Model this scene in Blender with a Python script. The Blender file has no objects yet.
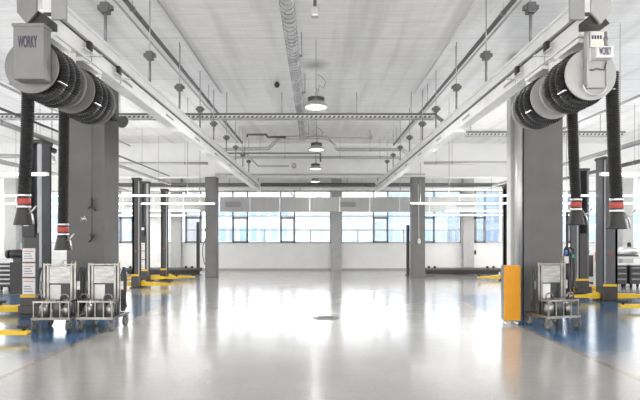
import bpy, bmesh, math, random
from mathutils import Vector, Matrix
random.seed(7)
S = bpy.context.scene
COL = S.collection
PI = math.pi
CH = 1.45                      # camera height
F = 500.0                      # focal length in pixels of the 640 px frame
VX, VY = 318.0, 235.5          # vanishing point of the hall's long axis
CEIL = 4.62
def wx(px, d): return (px - VX) * d / F
def wz(py, d): return CH + (VY - py) * d / F

# ------------------------------------------------------------------ materials
def mat(name, col, rough=0.5, metal=0.0, var=0.06, scale=6.0, bump=0.0, stretch=(1, 1, 1), emit=None, es=0.0, coat=0.0):
    m = bpy.data.materials.new(name); m.use_nodes = True
    nt = m.node_tree; N = nt.nodes; L = nt.links
    b = N['Principled BSDF']
    b.inputs['Roughness'].default_value = rough
    b.inputs['Metallic'].default_value = metal
    if coat: b.inputs['Coat Weight'].default_value = coat
    tc = N.new('ShaderNodeTexCoord'); mp = N.new('ShaderNodeMapping')
    mp.inputs['Scale'].default_value = stretch
    L.new(tc.outputs['Object'], mp.inputs['Vector'])
    nz = N.new('ShaderNodeTexNoise'); nz.inputs['Scale'].default_value = scale; nz.inputs['Detail'].default_value = 4
    L.new(mp.outputs['Vector'], nz.inputs['Vector'])
    rp = N.new('ShaderNodeValToRGB')
    rp.color_ramp.elements[0].position = 0.3; rp.color_ramp.elements[1].position = 0.7
    rp.color_ramp.elements[0].color = tuple(max(0, c * (1 - var)) for c in col) + (1,)
    rp.color_ramp.elements[1].color = tuple(min(1, c * (1 + var)) for c in col) + (1,)
    L.new(nz.outputs['Fac'], rp.inputs['Fac']); L.new(rp.outputs['Color'], b.inputs['Base Color'])
    if bump:
        bp = N.new('ShaderNodeBump'); bp.inputs['Strength'].default_value = bump; bp.inputs['Distance'].default_value = 0.01
        L.new(nz.outputs['Fac'], bp.inputs['Height']); L.new(bp.outputs['Normal'], b.inputs['Normal'])
    if emit:
        b.inputs['Emission Color'].default_value = emit + (1,); b.inputs['Emission Strength'].default_value = es
    return m

M = {}
M['white_paint'] = mat('white_paint', (.84, .84, .83), .6)
M['wall'] = mat('wall_plaster', (.84, .84, .83), .75, var=.03, scale=2)
M['plinth'] = mat('plinth_grey', (.42, .42, .42), .6)
M['pillar'] = mat('pillar_grey_concrete', (.118, .115, .111), .55, var=.07, scale=3, bump=.05)
M['column'] = mat('column_grey_concrete', (.20, .197, .192), .55, var=.07, scale=3, bump=.05)
M['column_edge'] = mat('pilaster_grey', (.45, .45, .445), .6)
M['rail'] = mat('rail_white', (.88, .88, .87), .4, coat=.2)
M['rail_groove'] = mat('rail_groove_dark', (.05, .05, .05), .5)
M['alu'] = mat('aluminium', (.62, .62, .62), .35, .85, var=.08, scale=9)
M['galv'] = mat('galvanised_steel', (.62, .63, .63), .32, .8, var=.18, scale=14)
M['steel'] = mat('stainless_steel', (.25, .24, .225), .3, .95, var=.3, scale=8)
M['steel_plate'] = mat('brushed_plate', (.30, .295, .285), .33, .8, var=.3, scale=5, stretch=(1, 1, 4))
M['rod'] = mat('rod_grey', (.24, .24, .24), .45, .4)
M['pipe_dark'] = mat('pipe_dark_grey', (.13, .13, .13), .4, .3)
M['pipe_grey'] = mat('pipe_light_grey', (.46, .46, .455), .35, .5)
M['pipe_white'] = mat('pipe_white', (.72, .72, .71), .4)
M['black'] = mat('black_plastic', (.022, .021, .021), .42)
M['hose'] = mat('corrugated_hose_black', (.024, .023, .0235), .36, var=.2, scale=20)
M['rubber'] = mat('rubber_dark', (.04, .04, .04), .7)
M['wheel'] = mat('wheel_grey_rubber', (.12, .12, .12), .55)
M['reel_grey'] = mat('reel_grey_enamel', (.20, .196, .192), .45, .1)
M['reel_light'] = mat('reel_light_enamel', (.40, .40, .395), .45, .1)
M['red'] = mat('red_band', (.42, .06, .045), .5)
M['yellow'] = mat('yellow_enamel', (.88, .56, .015), .35, var=.05)
M['orange'] = mat('orange_panel', (.72, .30, .004), .6, var=.04)
M['lift_grey'] = mat('lift_grey', (.12, .12, .125), .4, .2)
M['lift_light'] = mat('lift_light_edge', (.36, .365, .38), .4, .3)
M['lift_brown'] = mat('lift_brown', (.06, .053, .05), .4)
M['lift_dark'] = mat('lift_dark', (.05, .045, .042), .4)
M['paper'] = mat('white_sticker', (.8, .79, .77), .6)
M['print'] = mat('sticker_print', (.05, .04, .07), .6)
M['red_print'] = mat('sticker_red', (.65, .2, .16), .6)
M['duct'] = mat('duct_sheet', (.42, .42, .415), .45, .2, var=.08, scale=2, stretch=(6, 1, .3))
M['grille'] = mat('grille_grey', (.36, .36, .36), .5)
M['frame'] = mat('window_frame_grey', (.20, .205, .215), .45, .2)
M['frame_light'] = mat('window_frame_light', (.42, .43, .44), .45, .2)
M['cabinet'] = mat('cabinet_black', (.03, .03, .032), .4)
M['drawer'] = mat('drawer_grey', (.55, .55, .55), .35, .4)
M['blue'] = mat('blue_plastic', (.03, .15, .5), .4)
M['green'] = mat('green_plastic', (.02, .3, .2), .4)
M['lamp'] = mat('lamp_diffuser', (.9, .9, .9), .5, emit=(1, .985, .96), es=2.2)
M['bay_lamp'] = mat('bay_lamp_lens', (.9, .9, .9), .5, emit=(1, .985, .96), es=1.3)
M['led'] = mat('status_led', (.9, .6, .05), .4, emit=(1, .6, .05), es=1.0)
M['facade_blue'] = mat('facade_blue', (.28, .34, .42), .4, var=.15, scale=.35, stretch=(1, 1, 3))
M['facade_pale'] = mat('facade_pale', (.38, .40, .43), .7, var=.1, scale=.3)
M['facade_glass'] = mat('facade_glass', (.19, .28, .39), .25, var=.2, scale=.4)
M['foliage'] = mat('foliage', (.35, .375, .375), .9, var=.2, scale=.9)
M['asphalt'] = mat('asphalt', (.7, .7, .7), .9)

def glass_mat():
    m = bpy.data.materials.new('window_glass'); m.use_nodes = True
    nt = m.node_tree; N = nt.nodes; L = nt.links; N.clear()
    o = N.new('ShaderNodeOutputMaterial'); t = N.new('ShaderNodeBsdfTransparent'); g = N.new('ShaderNodeBsdfGlossy')
    t.inputs['Color'].default_value = (.95, .97, 1, 1); g.inputs['Roughness'].default_value = .02
    fr = N.new('ShaderNodeFresnel'); fr.inputs['IOR'].default_value = 1.35
    mx = N.new('ShaderNodeMixShader')
    L.new(fr.outputs[0], mx.inputs[0]); L.new(t.outputs[0], mx.inputs[1]); L.new(g.outputs[0], mx.inputs[2]); L.new(mx.outputs[0], o.inputs[0])
    return m
M['glass'] = glass_mat()

def math_node(N, L, op, a, b=None, c=None):
    n = N.new('ShaderNodeMath'); n.operation = op
    for i, v in enumerate((a, b, c)):
        if v is None: continue
        if isinstance(v, (int, float)): n.inputs[i].default_value = v
        else: L.new(v, n.inputs[i])
    return n.outputs[0]
def mixc(N, L, fac, a, b, mode='MIX'):
    n = N.new('ShaderNodeMix'); n.data_type = 'RGBA'; n.blend_type = mode
    if isinstance(fac, (int, float)): n.inputs[0].default_value = fac
    else: L.new(fac, n.inputs[0])
    for i, v in ((6, a), (7, b)):
        if isinstance(v, tuple): n.inputs[i].default_value = v + (1,)
        else: L.new(v, n.inputs[i])
    return n.outputs[2]
def noise(N, L, vec, scale, detail=4):
    n = N.new('ShaderNodeTexNoise'); n.inputs['Scale'].default_value = scale; n.inputs['Detail'].default_value = detail
    L.new(vec, n.inputs['Vector']); return n.outputs['Fac']
def mapped(N, L, vec, sc):
    n = N.new('ShaderNodeMapping'); n.inputs['Scale'].default_value = sc; L.new(vec, n.inputs['Vector']); return n.outputs[0]
def ramp(N, L, fac, stops):
    r = N.new('ShaderNodeValToRGB'); e = r.color_ramp.elements
    while len(e) < len(stops): e.new(.5)
    for k, (p, c) in enumerate(stops): e[k].position = p; e[k].color = c + (1,) if len(c) == 3 else c
    L.new(fac, r.inputs[0]); return r.outputs[0]
def grey(v): return (v, v, v)

def floor_mat():
    m = bpy.data.materials.new('polished_floor'); m.use_nodes = True
    nt = m.node_tree; N = nt.nodes; L = nt.links; b = N['Principled BSDF']
    tc = N.new('ShaderNodeTexCoord').outputs['Object']
    sp = N.new('ShaderNodeSeparateXYZ'); L.new(tc, sp.inputs[0])
    ax = math_node(N, L, 'ABSOLUTE', sp.outputs['X'])
    big = noise(N, L, mapped(N, L, tc, (.5, .35, 1)), 1.2, 6)
    fine = noise(N, L, mapped(N, L, tc, (1, 1, 1)), 60, 3)
    base = ramp(N, L, big, [(.3, (.36, .35, .334)), (.7, (.49, .478, .46))])
    base = mixc(N, L, .25, base, ramp(N, L, fine, [(.35, grey(.27)), (.65, grey(.56))]))
    # blue coating of the two lift lanes and its tan edge line
    w = math_node(N, L, 'ADD', ax, math_node(N, L, 'MULTIPLY', math_node(N, L, 'SUBTRACT', fine, .5), .02))
    in_blue = math_node(N, L, 'GREATER_THAN', w, 3.27)
    near = math_node(N, L, 'LESS_THAN', sp.outputs['Y'], 12.2)
    fade = N.new('ShaderNodeMapRange'); fade.interpolation_type = 'SMOOTHSTEP'  # blue turned grey near the camera: reflected white painted into the colour
    fade.inputs[1].default_value = 5.2; fade.inputs[2].default_value = 6.9
    L.new(math_node(N, L, 'ADD', sp.outputs['Y'], math_node(N, L, 'MULTIPLY', math_node(N, L, 'SUBTRACT', big, .5), 2.0)), fade.inputs[0])
    near = math_node(N, L, 'MULTIPLY', near, fade.outputs[0])
    blue = ramp(N, L, big, [(.3, (.025, .115, .26)), (.7, (.055, .18, .35))])
    base = mixc(N, L, math_node(N, L, 'MULTIPLY', in_blue, near), base, blue)
    tan = math_node(N, L, 'MULTIPLY', math_node(N, L, 'GREATER_THAN', w, 3.19), math_node(N, L, 'LESS_THAN', w, 3.27))
    base = mixc(N, L, math_node(N, L, 'MULTIPLY', tan, .7), base, (.28, .2, .13))
    # saw cut joints
    L.new(base, b.inputs['Base Color'])
    r = ramp(N, L, noise(N, L, mapped(N, L, tc, (.8, 1.6, 1)), 1.6, 5), [(.3, grey(.12)), (.72, grey(.25))])
    L.new(r, b.inputs['Roughness'])
    b.inputs['IOR'].default_value = 1.6
    b.inputs['Coat Weight'].default_value = .55; b.inputs['Coat Roughness'].default_value = .13; b.inputs['Coat IOR'].default_value = 1.6
    bp = N.new('ShaderNodeBump'); bp.inputs['Strength'].default_value = .12; bp.inputs['Distance'].default_value = .02
    h = noise(N, L, mapped(N, L, tc, (1, 2.2, 1)), 5, 3)
    hg = noise(N, L, mapped(N, L, tc, (1, 1, 1)), 34, 2)
    h = math_node(N, L, 'ADD', h, math_node(N, L, 'MULTIPLY', hg, .28))
    L.new(h, bp.inputs['Height']); L.new(bp.outputs[0], b.inputs['Normal']); L.new(bp.outputs[0], b.inputs['Coat Normal'])
    return m
M['floor'] = floor_mat()

def ceiling_mat():
    m = bpy.data.materials.new('ceiling_boards'); m.use_nodes = True
    nt = m.node_tree; N = nt.nodes; L = nt.links; b = N['Principled BSDF']
    tc = N.new('ShaderNodeTexCoord').outputs['Object']
    sp = N.new('ShaderNodeSeparateXYZ'); L.new(tc, sp.inputs[0])
    st = noise(N, L, mapped(N, L, tc, (.7, 11, 1)), 1.5, 6)
    st2 = noise(N, L, mapped(N, L, tc, (2, 40, 1)), 1.5, 3)
    base = ramp(N, L, st, [(.34, (.74, .738, .73)), (.66, (.90, .898, .892))])
    base = mixc(N, L, .35, base, ramp(N, L, st2, [(.35, grey(.6)), (.65, grey(.92))]))
    lg = noise(N, L, mapped(N, L, tc, (2.2, .16, 1)), 1.3, 5)
    base = mixc(N, L, ramp(N, L, lg, [(.48, grey(0)), (.66, grey(.5))]), base, (.50, .495, .485))
    # board joints: transverse every 2.15 m, longitudinal every 2.44 m
    fy = math_node(N, L, 'PINGPONG', math_node(N, L, 'ADD', sp.outputs['Y'], .45), 1.06)
    fx = math_node(N, L, 'PINGPONG', math_node(N, L, 'ADD', sp.outputs['X'], 18.25), .61)
    jy = math_node(N, L, 'LESS_THAN', fy, .012); jx = math_node(N, L, 'LESS_THAN', fx, .01)
    base = mixc(N, L, math_node(N, L, 'MULTIPLY', jy, .5), base, (.38, .38, .38))
    base = mixc(N, L, math_node(N, L, 'MULTIPLY', jx, .35), base, (.86, .86, .86))
    # dark round patch over the nearest bay lamp
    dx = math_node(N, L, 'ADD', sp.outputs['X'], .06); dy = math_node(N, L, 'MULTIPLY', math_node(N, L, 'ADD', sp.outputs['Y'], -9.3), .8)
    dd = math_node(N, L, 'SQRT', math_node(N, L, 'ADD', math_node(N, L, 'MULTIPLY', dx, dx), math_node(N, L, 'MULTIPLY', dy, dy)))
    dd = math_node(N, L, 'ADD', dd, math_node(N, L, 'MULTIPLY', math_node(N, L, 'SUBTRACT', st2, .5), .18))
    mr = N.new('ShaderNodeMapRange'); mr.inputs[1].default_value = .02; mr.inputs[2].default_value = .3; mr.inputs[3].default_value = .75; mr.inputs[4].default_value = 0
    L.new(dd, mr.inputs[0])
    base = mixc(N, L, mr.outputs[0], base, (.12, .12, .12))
    L.new(base, b.inputs['Base Color']); b.inputs['Roughness'].default_value = .34
    bp = N.new('ShaderNodeBump'); bp.inputs['Strength'].default_value = .15; bp.inputs['Distance'].default_value = .01
    L.new(st, bp.inputs['Height']); L.new(bp.outputs[0], b.inputs['Normal'])
    return m
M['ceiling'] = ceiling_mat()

# ------------------------------------------------------------------ mesh builder
class MB:
    def __init__(s): s.b = bmesh.new()
    def box(s, x0, x1, y0, y1, z0, z1, bev=0.0):
        r = bmesh.ops.create_cube(s.b, size=1.0)
        vs = r['verts']
        for v in vs:
            v.co = Vector(((x0 + x1) / 2 + v.co.x * (x1 - x0), (y0 + y1) / 2 + v.co.y * (y1 - y0), (z0 + z1) / 2 + v.co.z * (z1 - z0)))
        if bev:
            es = list({e for v in vs for e in v.link_edges})
            bmesh.ops.bevel(s.b, geom=es, offset=bev, segments=2, profile=.6, affect='EDGES')
        return s
    def tube(s, pts, r, n=10, cap=True, radii=None):
        pts = [Vector(p) for p in pts]; rings = []; prev = None
        for i, p in enumerate(pts):
            if i == 0: t = pts[1] - p
            elif i == len(pts) - 1: t = p - pts[-2]
            else: t = (pts[i + 1] - p).normalized() + (p - pts[i - 1]).normalized()
            t.normalize()
            if prev is None:
                u = Vector((0, 0, 1)) if abs(t.z) < .9 else Vector((1, 0, 0))
                u = (u - t * u.dot(t)).normalized()
            else:
                u = prev - t * prev.dot(t)
                u = u.normalized() if u.length > 1e-6 else prev
            prev = u; w = t.cross(u); rr = radii[i] if radii else r
            k = 1.0
            if 0 < i < len(pts) - 1:
                c = max(.5, min(1, (pts[i + 1] - p).normalized().dot(t))); k = min(1.4, 1 / c)
            rings.append([s.b.verts.new(p + (u * math.cos(a) + w * math.sin(a)) * rr) for a in [2 * PI * j / n for j in range(n)]])
        for a, b_ in zip(rings, rings[1:]):
            for j in range(n):
                f = s.b.faces.new((a[j], a[(j + 1) % n], b_[(j + 1) % n], b_[j])); f.smooth = True
        if cap:
            s.b.faces.new(rings[0][::-1]); s.b.faces.new(rings[-1])
        return s
    def bar(s, p, q, w, h=None):      # rectangular bar between two points
        h = h or w; p = Vector(p); q = Vector(q); t = (q - p).normalized()
        u = Vector((0, 0, 1)) if abs(t.z) < .9 else Vector((0, 1, 0))
        u = (u - t * u.dot(t)).normalized(); v = t.cross(u)
        c = []
        for e in (p, q):
            c.append([s.b.verts.new(e + u * h / 2 * a + v * w / 2 * b) for a, b in ((1, 1), (1, -1), (-1, -1), (-1, 1))])
        for j in range(4): s.b.faces.new((c[0][j], c[0][(j + 1) % 4], c[1][(j + 1) % 4], c[1][j]))
        s.b.faces.new(c[0][::-1]); s.b.faces.new(c[1])
        return s
    def lathe(s, prof, axis='z', at=(0, 0, 0), n=28, smooth=True):   # prof: (radius, height)
        at = Vector(at); rings = []
        for r, h in prof:
            ring = []
            for j in range(n):
                a = 2 * PI * j / n; x, y = r * math.cos(a), r * math.sin(a)
                c = {'z': (x, y, h), 'y': (x, h, y), 'x': (h, x, y)}[axis]
                ring.append(s.b.verts.new(at + Vector(c)))
            rings.append(ring)
        for a, b_ in zip(rings, rings[1:]):
            for j in range(n):
                f = s.b.faces.new((a[j], a[(j + 1) % n], b_[(j + 1) % n], b_[j])); f.smooth = smooth
        s.b.faces.new(rings[0][::-1]); s.b.faces.new(rings[-1])
        return s
    def prism(s, pts, y0, y1):        # outline in x,z pushed along y
        a = [s.b.verts.new((x, y0, z)) for x, z in pts]; b_ = [s.b.verts.new((x, y1, z)) for x, z in pts]
        n = len(pts)
        for j in range(n): s.b.faces.new((a[j], a[(j + 1) % n], b_[(j + 1) % n], b_[j]))
        s.b.faces.new(a[::-1]); s.b.faces.new(b_)
        return s
    def xf(s, mtx): bmesh.ops.transform(s.b, matrix=mtx, verts=s.b.verts[:]); return s
    def build(s, name, m, parent=None, loc=None, rz=0, label=None):
        bmesh.ops.recalc_face_normals(s.b, faces=s.b.faces[:])
        me = bpy.data.meshes.new(name); s.b.to_mesh(me); s.b.free()
        me.materials.append(M[m] if isinstance(m, str) else m)
        o = bpy.data.objects.new(name, me); COL.objects.link(o)
        if parent: o.parent = parent
        if loc is not None: o.location = loc
        if rz: o.rotation_euler.z = rz
        if label: o['label'] = label
        return o
def thing(name, label, cat, loc=(0, 0, 0), rz=0, group=None):
    o = bpy.data.objects.new(name, None); o.empty_display_size = .1; COL.objects.link(o)
    o.location = loc; o.rotation_euler.z = rz
    return tag(o, label, cat, group)
def tag(o, label, cat, group=None):
    o['label'] = label; o['category'] = cat
    if group: o['group'] = group
    return o
def struct(o, label=None):
    o['kind'] = 'structure'
    if label: o['label'] = label
    return o
def relink(root, label=None, loc=None, rz=None, group=None):   # a copy of a thing with copies of its parts and sub-parts
    r = root.copy(); COL.objects.link(r)
    for ch in list(root.children):
        c = ch.copy(); COL.objects.link(c); c.parent = r
        for g in list(ch.children):
            e = g.copy(); COL.objects.link(e); e.parent = c
    if label: r['label'] = label
    if loc is not None: r.location = loc
    if rz is not None: r.rotation_euler.z = rz
    if group: r['group'] = group
    return r
def text_obj(body, name, m, parent, loc, size, sx=1.0, label=None):
    cu = bpy.data.curves.new(name, 'FONT'); cu.body = body; cu.size = size; cu.extrude = .001; cu.offset = size * .022
    cu.align_x = 'CENTER'; cu.align_y = 'CENTER'
    tmp = bpy.data.objects.new('tmp_text', cu); COL.objects.link(tmp)
    dg = bpy.context.evaluated_depsgraph_get(); dg.update()
    me = bpy.data.meshes.new_from_object(tmp.evaluated_get(dg)); bpy.data.objects.remove(tmp)
    me.transform(Matrix.Rotation(PI / 2, 4, 'X') @ Matrix.Diagonal((sx, 1, 1, 1)))
    me.materials.clear(); me.materials.append(M[m])
    o = bpy.data.objects.new(name, me); COL.objects.link(o); o.parent = parent; o.location = loc
    if label: o['label'] = label
    return o

# ------------------------------------------------------------------ setting
WALL = 21.0
XL, XR, YN = -14.2, 15.0, -7.0
struct(MB().box(XL, XR, YN, WALL + .4, -.2, 0).build('floor', 'floor'))
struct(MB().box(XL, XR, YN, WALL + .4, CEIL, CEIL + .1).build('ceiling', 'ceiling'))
# rear wall: sill wall, head wall, pilasters
WZ0, WZ1 = 1.12, 3.34
wm = MB().box(XL, XR, WALL, WALL + .35, 0, WZ0).box(XL, XR, WALL, WALL + .35, WZ1, CEIL)
pil = [(-13.0, -12.5), (-6.98, -6.48), (.55, .97), (6.02, 6.46), (12.6, 13.05)]
for x0, x1 in pil: wm.box(x0, x1, WALL, WALL + .35, WZ0, WZ1)
struct(wm.build('wall_back', 'wall'))
struct(MB().box(XL, XR, WALL - .05, WALL, WZ0 - .05, WZ0).build('trim_1', 'white_paint'))
struct(MB().box(XL, XR, WALL - .03, WALL, 0, .07).build('baseboard_back', 'plinth'))
for k, (x0, x1) in enumerate(pil):
    struct(MB().box(x0, x1, WALL - .32, WALL - .055, 0, CEIL, .01).build('pilaster', 'column_edge' if k != 1 else 'white_paint'),
           'slim pilaster on the window wall')
struct(MB().box(-6.1, -5.68, WALL - .32, WALL - .055, 0, CEIL, .01).build('pilaster', 'column_edge'))
# side walls with a window band
for nm, x0, x1 in (('wall_left', XL - .3, XL), ('wall_right', XR, XR + .3)):
    w = MB().box(x0, x1, YN, WALL + .35, 0, 1.0).box(x0, x1, YN, WALL + .35, 3.5, CEIL)
    for y in range(-7, 22, 4): w.box(x0, x1, y, min(y + .6, WALL + .35), 1.0, 3.5)
    struct(w.build(nm, 'wall'))
# downstand beam at the column line
struct(MB().box(XL, XR, 17.2, 17.72, 3.475, CEIL).build('trim_2', 'wall'))
# windows: pattern of dark casements and wide lights
wn = 0
def window(x0, x1, casements, verts):
    global wn; wn += 1
    fr = MB(); y0, y1 = WALL + .05, WALL + .13
    fr.box(x0, x1, y0, y1, WZ0, WZ0 + .06).box(x0, x1, y0, y1, WZ1 - .06, WZ1)
    fr.box(x0, x0 + .05, y0, y1, WZ0, WZ1).box(x1 - .05, x1, y0, y1, WZ0, WZ1)
    zt = wz(230, WALL); zc = wz(217, WALL)
    fr.box(x0, x1, y0 + .01, y1 - .01, zt - .02, zt + .02).box(x0, x1, y0 + .01, y1 - .01, zc + .02, zc + .06)
    for v in verts: fr.box(v - .02, v + .02, y0 + .01, y1 - .01, WZ0, zt)
    o = struct(fr.build('window_%d' % wn, 'frame_light'))
    for a, b in casements:
        c = MB(); t = .075
        c.box(a, b, y0 - .03, y1, WZ0 + .02, WZ0 + .02 + t).box(a, b, y0 - .03, y1, zc - t, zc)
        c.box(a, a + t, y0 - .03, y1, WZ0 + .02, zc).box(b - t, b, y0 - .03, y1, WZ0 + .02, zc)
        c.box(a, a + .05, y0 - .02, y1, zc, WZ1).box(b - .05, b, y0 - .02, y1, zc, WZ1)
        c.build('casement', 'frame', o)
    MB().box(x0, x1, (y0 + y1) / 2 - .004, (y0 + y1) / 2 + .004, WZ0, WZ1).build('pane', 'glass', o)
def cw(a, b): return ((a - VX) * WALL / F, (b - VX) * WALL / F)
window(-12.5, -6.98, [cw(119, 133), cw(70, 85)], [-11.6, -8.9, -7.3])
window(-6.48, .55, [cw(185, 201), cw(232, 248), cw(280, 295)], [cw(217, 0)[0], cw(264, 0)[0], cw(310.5, 0)[0]])
window(.97, 6.02, [cw(373, 388.5), cw(420, 435)], [cw(358, 0)[0], cw(404, 0)[0], cw(450, 0)[0]])
window(6.46, 12.6, [cw(475, 486), cw(522, 537), cw(569, 584)], [cw(500, 0)[0], cw(553, 0)[0], cw(598, 0)[0]])
# pillars and columns
PD, CD = 8.68, 17.26
struct(MB().box(-4.366, -3.706, PD, PD + .63, 0, CEIL, .012).build('pillar', 'pillar'), 'massive square grey pillar behind the two steel carts')
struct(MB().box(3.576, 4.253, PD, PD + .63, 0, CEIL, .012).build('pillar', 'pillar'), 'massive square grey pillar beside the orange bin')
struct(MB().box(-3.90, -3.52, CD, CD + .45, 0, 3.475, .012).build('column', 'column'), 'slim grey column left of the middle bay')
struct(MB().box(3.26, 3.70, CD, CD + .45, 0, 3.475, .012).build('column', 'column'), 'slim grey column with a hanging white switch')
# outside
struct(MB().box(-90, 90, WALL + 1, 140, -.3, -.1).build('ground', 'asphalt'))

# ------------------------------------------------------------------ overhead rails
ROD_D = [5.34, 6.75, 8.2, 9.62, 10.88, 12.4, 13.8, 15.1, 16.4, 17.95, 19.0]
def rail(sx, label):
    X = 2.27 * sx; y0, y1 = 4.2, 19.3; i = -sx          # i points to the middle of the hall
    t = thing('overhead_rail', label, 'overhead rail', (X, y0, 3.13))
    def A(m): return m.xf(Matrix.Translation((-X, -y0, -3.13)))
    A(MB().box(X - .055, X + .055, y0, y1, 3.15, 3.29).box(X - .075, X + .075, y0, y1, 3.13, 3.15)).build('lower_profile', 'rail', t)
    A(MB().box(X - .035, X + .035, y0, y1, 3.29, 3.325)).build('groove', 'rail_groove', t)
    A(MB().box(X - .07, X + .07, y0, y1, 3.325, 3.35).box(X - .045, X + .045, y0, y1, 3.35, 3.44).box(X - .07, X + .07, y0, y1, 3.44, 3.465)).build('upper_profile', 'rail', t)
    for n in range(8): A(MB().box(X + i * .059 - .003, X + i * .059 + .003, 5.6 + n * 1.7, 5.95 + n * 1.7, 3.2, 3.23)).build('slot_cover', 'grille', t)
    for d in ROD_D:
        zc = 3.88
        h = A(MB().tube([(X, d, 3.45), (X, d, zc)], .017, 8)).build('hanger_rod', 'rod', t)
        A(MB().tube([(X, d, zc), (X, d, CEIL)], .009, 6)).build('threaded_rod', 'pipe_grey', h)
        A(MB().box(X - .08, X + .08, d - .03, d + .03, zc - .025, zc + .025, .008).box(X - .045, X + .045, d - .045, d + .045, zc - .06, zc + .05, .008)).build('clamp', 'pipe_dark', h)
    # end bracket with pointed plate and black bumper
    yb = 3.86
    xe = -2.25 if sx < 0 else 2.185
    A(MB().prism([(xe - .075, CEIL), (xe + .075, CEIL), (xe + .075, 3.175), (xe, 3.085), (xe - .075, 3.175)], yb, yb + .02)).build('end_plate', 'reel_grey' if sx < 0 else 'reel_light', t)
    A(MB().prism([(X + i * .0, 3.10), (X + i * .17, 3.09), (X + i * .17, 3.15), (X + i * .09, 3.2)], yb + .03, yb + .17)).build('bumper', 'black', t)
    A(MB().box(X + i * .05 if i > 0 else X - .17, X + .17 if i > 0 else X - .05, 4.16, 4.19, 3.25, 3.62)).build('hanger_plate', 'reel_light', t)
    for d in (4.75, 5.45):
        jb = A(MB().box(X + i * .10 - .02, X + i * .10 + .02, d - .03, d + .03, 3.2, 3.29, .006)).build('junction_box', 'black', t)
        A(MB().box(X + (i * .06 if i > 0 else -.22), X + (.22 if i > 0 else -.06), d - .012, d + .012, 3.15, 3.165).box(X + i * .1 - .012, X + i * .1 + .012, d - .1, d + .1, 3.19, 3.2)).build('bracket_arm', 'pipe_white', jb)
        A(MB().tube([(X + i * .11, d, 3.2), (X + i * .13, d - .02, 3.1), (X + i * .12, d - .06, 3.06), (X + i * .08, d - .1, 3.08)], .005, 6)).build('cable_loop', 'alu', jb)
    return t
rail(-1, 'long white overhead rail on rods, carrying the pair of hose reels above the left pillar')
rail(1, 'long white overhead rail on rods, carrying the pair of hose reels above the right pillar')

# ------------------------------------------------------------------ hose reels
def ribbed(path, r, pitch=.019, n=18):
    """resample a path at half a rib pitch and alternate the radius"""
    pts = [Vector(p) for p in path]; out = [pts[0]]; step = pitch / 2; acc = 0
    for a, b in zip(pts, pts[1:]):
        L_ = (b - a).length; pos = step - acc
        while pos <= L_: out.append(a + (b - a) * pos / L_); pos += step
        acc = L_ - (pos - step)
    rad = [r if k % 2 else r * .84 for k in range(len(out))]
    m = MB(); m.tube(out, r, n, True, rad)
    m.b.edges.index_update(); m.b.verts.index_update()
    for e in m.b.edges:
        if e.verts[0].index // n == e.verts[1].index // n: e.smooth = False
    return m
RZ = 2.79
def coil_path(sx, y0, turns, pitch, R):
    return [(R * math.cos(a) * sx, y0 + pitch * a / (2 * PI), R * math.sin(a)) for a in [2 * PI * turns * k / (turns * 40) for k in range(int(turns * 40) + 1)]]
coil_cache = {}
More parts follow.
